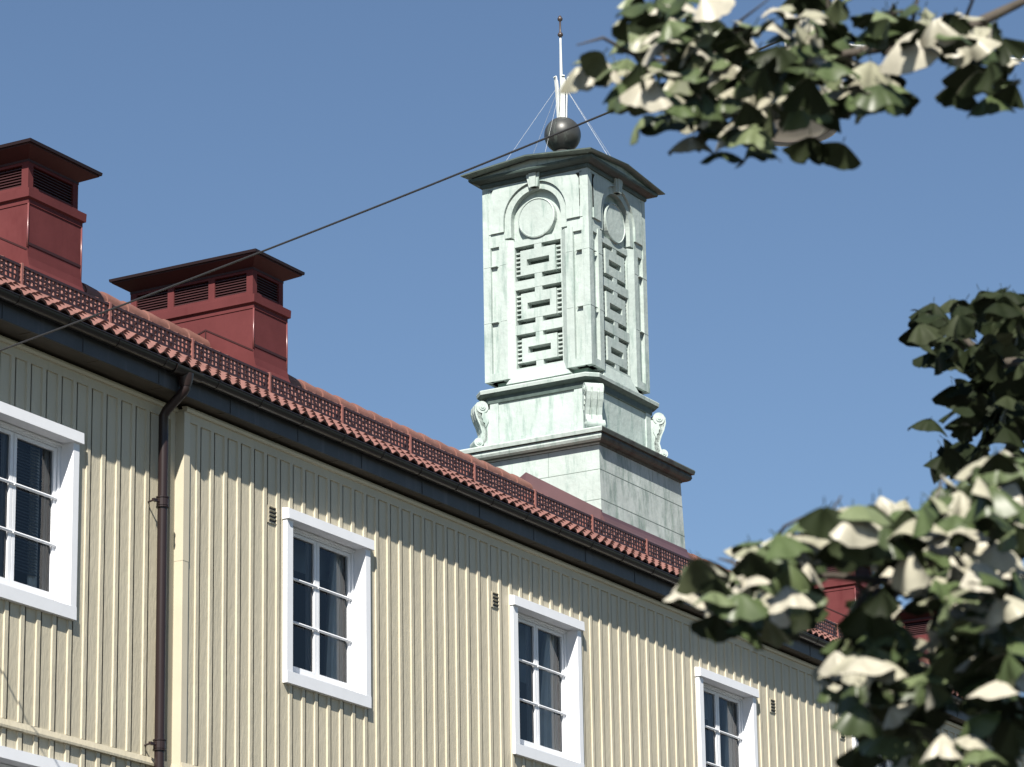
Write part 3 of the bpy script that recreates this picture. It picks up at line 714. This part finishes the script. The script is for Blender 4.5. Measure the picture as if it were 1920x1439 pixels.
# tympana between cornice and raking eaves
r2 = MB()
for hx in (.85,):
    for sx, sy in ((-1,0),(1,0),(0,-1),(0,1)):
        if sx: r2.hexa([(tcx+sx*hx,tcy-.86,15.515),(tcx+sx*hx,tcy+.86,15.515),(tcx+sx*hx,tcy+.86,15.56),(tcx+sx*hx,tcy,15.66),(tcx+sx*hx,tcy-.86,15.56)], [(tcx+sx*(hx-.06),tcy+q,z) for q, z in ((-.86,15.515),(.86,15.515),(.86,15.56),(0,15.66),(-.86,15.56))])
        else: r2.hexa([(tcx-.86,tcy+sy*hx,15.515),(tcx+.86,tcy+sy*hx,15.515),(tcx+.86,tcy+sy*hx,15.56),(tcx,tcy+sy*hx,15.66),(tcx-.86,tcy+sy*hx,15.56)], [(tcx+q,tcy+sy*(hx-.06),z) for q, z in ((-.86,15.515),(.86,15.515),(.86,15.56),(0,15.66),(-.86,15.56))])
o = r.build('turret_roof', [patblack, patunder], turret)
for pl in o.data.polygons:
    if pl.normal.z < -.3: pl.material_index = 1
r2.build('pediment', patina, turret)
b = MB(); R_ = .238
b.lathe(tcx, tcy, [(max(.02, R_*math.sin(a)), 16.235-R_*math.cos(a)) for a in np.linspace(0, math.pi, 25)], 40)
b.lathe(tcx, tcy, [(.16,15.85),(.14,15.95),(.10,16.02)], 20)
ball = b.build('ball', ballm, turret, smooth=True)
s = MB()
for i in range(12):
    a0 = -2.25; z0, z1 = 16.02+i*.035, 16.02+(i+1)*.035
# tulip of upright slats and the rod
tl = MB()
for k in range(5):
    a = k*math.pi*2/5+.1; dv = Vector((math.cos(a), math.sin(a), 0)); tv = Vector((-dv.y, dv.x, 0))
    rings = []
    for rr, z, w in ((.050,16.44,.024),(.055,16.62,.026),(.063,16.80,.027),(.073,16.96,.027),(.080,17.02,.026),(.089,17.035,.024),(.095,17.02,.020)):
        c0 = Vector((tcx, tcy, z))+dv*rr
        rings.append([c0-tv*w, c0+tv*w, c0+tv*w+dv*.014-Vector((0,0,.003)), c0-tv*w+dv*.014-Vector((0,0,.003))])
    tl.loft(rings)
tl.lathe(tcx, tcy, [(.030,16.42),(.026,16.8),(.02,16.9)], 12)
tl.build('finial_tulip', finialm, turret)
rd = MB(); rd.lathe(tcx, tcy, [(.022,16.5),(.02,17.05),(.014,17.5),(.012,17.60)], 10); rd.build('finial_rod', finialm, turret, smooth=True)
kn = MB(); kn.lathe(tcx, tcy, [(.012,17.58),(.014,17.60),(.034,17.615),(.036,17.635),(.030,17.65),(.016,17.665),(.013,17.68),(.012,17.80),(.014,17.82),(.032,17.835),(.034,17.86),(.022,17.875),(.018,17.89),(.005,17.90)], 12); kn.build('finial_knob', rodm, turret, smooth=True)
for k in range(6):
    a = k*math.pi/3+.25; 
    w = MB(); w.tube([(tcx+.068*math.cos(a), tcy+.068*math.sin(a), 16.88), (tcx+.86*math.cos(a), tcy+.82*math.sin(a), 15.70)], .0019, 5); w.build('guy_wire', guym, turret)

# ------------------------------------------------------------------ overhead cables and lamp
LY = 9.0
LT = at(1473, 72, 10); LT = LT*(LY/LT.y)
PW = Vector((19.46, 15.64, 7.75)); P0 = LT+(PW-LT)*((YL-LT.y)/(PW.y-LT.y))
def cable(name, a, b_, sag, r, m, label, cat, n=40):
    mb = MB(); mb.tube([a.lerp(b_, k/n)-Vector((0,0,sag*4*(k/n)*(1-k/n))) for k in range(n+1)], r, 8)
    return tag(mb.build(name, m, None, tuple(a)), label, cat)
cable('overhead_cable', P0, LT, .06, .0075, cablem, 'thin black cable slanting up across the sky from the cream wall past the copper turret', 'cable')
PE = at(2300, 96, 20); PE = PE*(5.5/PE.y); PE = LT+(PE-LT)*2.6
wa = LT
cable('overhead_cable', LT+Vector((.02,0,0)), PE, .13, .011, wcablem, 'white sunlit cable running behind the upper leaves to the right edge', 'cable')
lamp = tag(empty('street_lamp', (LT.x, LT.y, LT.z-.62)), 'grey hooded street lamp hanging from the cables, half hidden by the upper leaves', 'street lamp')
hc = at(1483, 228, 10); hc = hc*(LY/hc.y)
q = MB(); q.lathe(hc.x, hc.y, [(.04,hc.z+.26),(.07,hc.z+.22),(.20,hc.z+.14),(.29,hc.z-.02),(.30,hc.z-.06),(.285,hc.z-.06),(.19,hc.z+.12),(.05,hc.z+.2)], 28); q.build('lamp_hood', lampm, lamp, smooth=True, auto=40)
q = MB(); q.lathe(hc.x, hc.y, [(.01,hc.z-.11),(.10,hc.z-.10),(.2,hc.z-.07),(.26,hc.z-.045)], 24); q.build('lamp_glass', lampg, lamp, smooth=True)
q = MB(); q.tube([(hc.x,hc.y,hc.z+.25),tuple(LT)], .012, 8); q.lathe(LT.x, LT.y, [(.012,LT.z-.28),(.035,LT.z-.27),(.035,LT.z-.19),(.012,LT.z-.18)], 12); q.build('lamp_hanger', wcablem, lamp)

# ------------------------------------------------------------------ ginkgo tree
def leaf_variant(seed):
    rg = random.Random(seed); na, nr = 15, 6; V = []; Fc = []
    fold = -rg.uniform(-.3, 1.1); curl = -rg.uniform(.2, 1.6); wav = rg.uniform(.03, .12); half = rg.uniform(.95, 1.3); ph = rg.uniform(0, 6.28); notch = rg.uniform(.0, .28)
    for j in range(nr):
        rr = .06+.94*j/(nr-1)
        for i in range(na):
            u = -1+2*i/(na-1); th = u*half
            edge = 1-notch*math.exp(-(u/.12)**2)+.05*math.sin(7*u+ph)+.03*math.sin(15*u+ph*2)
            r_ = rr*edge
            x, z = r_*math.sin(th), -r_*math.cos(th)
            y = fold*.35*abs(x)+curl*.32*rr*rr+wav*rr*math.sin(6*u+ph)
            V.append((x, y, z))
    for j in range(nr-1):
        for i in range(na-1): Fc.append((j*na+i, j*na+i+1, (j+1)*na+i+1, (j+1)*na+i))
    return np.array(V), Fc
LEAVES = [leaf_variant(k) for k in range(14)]
def put_leaf(mb, p, size, rg, sunward=.5):
    V, Fc = LEAVES[rg.randrange(len(LEAVES))]
    yaw = rg.gauss(1.98, .8) if rg.random() < sunward else rg.uniform(0, 2*math.pi)   # leaves turn their upper side to the sun
    tilt = rad(rg.uniform(20, 88)); roll = rg.gauss(0, .35)
    R = (Matrix.Rotation(yaw, 3, 'Z') @ Matrix.Rotation(tilt, 3, 'X') @ Matrix.Rotation(roll, 3, 'Y'))
    R = np.array(R); P_ = V@R.T*size + np.array(p)
    nrm = R@np.array((0,1.0,0))
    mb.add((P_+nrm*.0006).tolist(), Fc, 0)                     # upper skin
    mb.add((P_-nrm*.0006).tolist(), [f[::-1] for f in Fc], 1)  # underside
    # petiole
    a = Vector(p); up = Vector(R@np.array((0,0,1.0)))
    e = a+up*size*.2+Vector((0,0,size*.1)); tv = up.cross(Vector((.3,.5,.1))).normalized()*.0011; 
    mb.add([a-tv, a+tv, e+tv, e-tv], [(0,1,2,3)], 1)
def cluster(ells, dist, size, dens, rg, spread=.35):
    out = []
    for cx, cy, rx, ry, *k in ells:
        rx = max(rx-16, 12); ry = max(ry-14, 12); cy -= 12
        n = max(1, int(dens*rx*ry*math.pi/1000*(k[0] if k else 1)))
        for _ in range(n):
            a, r_ = rg.uniform(0, 6.283), math.sqrt(rg.random())
            out.append((at(cx+rx*r_*math.cos(a), cy+ry*r_*math.sin(a), dist+rg.uniform(-spread, spread)), size*rg.uniform(.7, 1.2)))
    return out
tb = Vector((at(2300, 1000, 6.4).x, at(2300, 1000, 6.4).y, GZ))
tree = tag(empty('ginkgo_tree', tb), 'broadleaf tree at the right with sunlit fan-shaped leaves hanging in front of the building', 'tree')
tr = MB(); tr.tube([tb+Vector((0,0,-.1)), tb+Vector((.02,.03,1.2)), tb+Vector((.05,0,2.8)), tb+Vector((.03,-.05,4.6)), tb+Vector((.1,.0,6.0))], [.19,.15,.125,.09,.04], 14)
tr.build('trunk', bark, tree, smooth=True)
def bough(pix, r0, leaves, size, mname, seed, sunward=.5):
    rg = random.Random(seed)
    pts = [at(*p) for p in pix]; start = Vector((tb.x, tb.y, max(pts[0].z-.7, 1.0)))
    limb = MB(); full = [start]+pts; limb.tube(full, [r0*(1-.85*i/(len(full)-1)) for i in range(len(full))], 8)
    # twigs to every few leaves
    for i, (p, s) in enumerate(leaves):
        if i % 9 == 0:
            q = min((a.lerp(c, t_) for a, c in zip(full[:-1], full[1:]) for t_ in (0,.25,.5,.75,1)), key=lambda v: (v-p).length)
            mid = q.lerp(p, .55)+Vector((rg.uniform(-.03,.03), rg.uniform(-.03,.03), .04))
            if (q-p).length < .25: limb.tube([q, mid, p+Vector((0,0,.04))], [.004,.003,.0012], 5)
    lo = limb.build('bough', bark, tree, smooth=True)
    fo = MB()
    for p, s in leaves: put_leaf(fo, p, s, rg, sunward)
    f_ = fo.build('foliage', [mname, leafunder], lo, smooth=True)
    return lo
rg = random.Random(11)
top = cluster([(1110,125,35,25,.7),(1150,125,45,35),(1215,60,60,55,1.1),(1215,155,70,45,1.1),(1330,90,90,75),(1300,190,60,45),(1400,160,100,80),(1390,235,55,40),(1480,70,110,65,.8),(1530,160,85,60),(1650,140,55,55),(1700,50,85,55),(1800,60,65,55),(1835,120,50,45),(1580,190,40,30),(1515,205,45,28,.6),(1640,190,40,30),(1250,10,90,30),(1560,0,120,25,.7)], 6.3, .050, 3.6, rg, .5)
for x, y in ((1352,285),(1405,270),(1425,285),(1520,255),(1580,268),(1648,165),(1690,190),(1655,150),(1800,150),(1855,180),(1900,150),(1908,160),(1205,222),(1240,215),(1300,255),(1340,250),(1082,125),(1105,110),(1880,70),(1870,40)): top.append((at(x, y, 6.2), .048))
bough([(2050,-60,6.5),(1800,60,6.4),(1600,100,6.4),(1400,130,6.4),(1200,110,6.3)], .018, top, .04, leafm, 3, .2)
low = cluster([(1310,1075,40,38,.9),(1345,1105,45,40,.9),(1400,1105,50,50),(1430,1045,50,40),(1440,1145,45,50),(1485,1040,60,55),(1560,1000,65,55),(1640,990,60,55),(1720,1000,70,70),(1800,950,80,70),(1870,900,60,60),(1880,1000,60,80),(1780,1080,80,60),(1690,1070,40,40),(1480,1110,50,50),(1640,1210,80,60),(1600,1240,60,50),(1660,1290,60,60),(1790,1160,60,60),(1860,1120,80,80),(1720,1300,50,60),(1840,1210,80,60),(1660,1370,60,50,.9),(1740,1400,50,50),(1850,1290,60,40,.8),(1860,1380,70,55),(1800,1330,30,30,.5),(1640,1120,45,40,1.2),(1690,1250,60,50,1.2),(1880,1320,50,60,1.2),(1900,1220,40,60),(1620,1330,40,40),(1780,1230,40,40)], 5.7, .051, 3.2, rg, .5)
for x, y in ((1290,1060),(1300,1100),(1345,1150),(1400,1165),(1650,930),(1600,950),(1700,1190),(1640,1340),(1610,1395),(1700,1420),(1780,1420)): low.append((at(x, y, 5.6), .047))
bough([(2050,1150,6.0),(1880,1130,5.8),(1740,1100,5.7),(1560,1080,5.7),(1400,1090,5.6)], .018, low, .04, leafm, 5, .3)
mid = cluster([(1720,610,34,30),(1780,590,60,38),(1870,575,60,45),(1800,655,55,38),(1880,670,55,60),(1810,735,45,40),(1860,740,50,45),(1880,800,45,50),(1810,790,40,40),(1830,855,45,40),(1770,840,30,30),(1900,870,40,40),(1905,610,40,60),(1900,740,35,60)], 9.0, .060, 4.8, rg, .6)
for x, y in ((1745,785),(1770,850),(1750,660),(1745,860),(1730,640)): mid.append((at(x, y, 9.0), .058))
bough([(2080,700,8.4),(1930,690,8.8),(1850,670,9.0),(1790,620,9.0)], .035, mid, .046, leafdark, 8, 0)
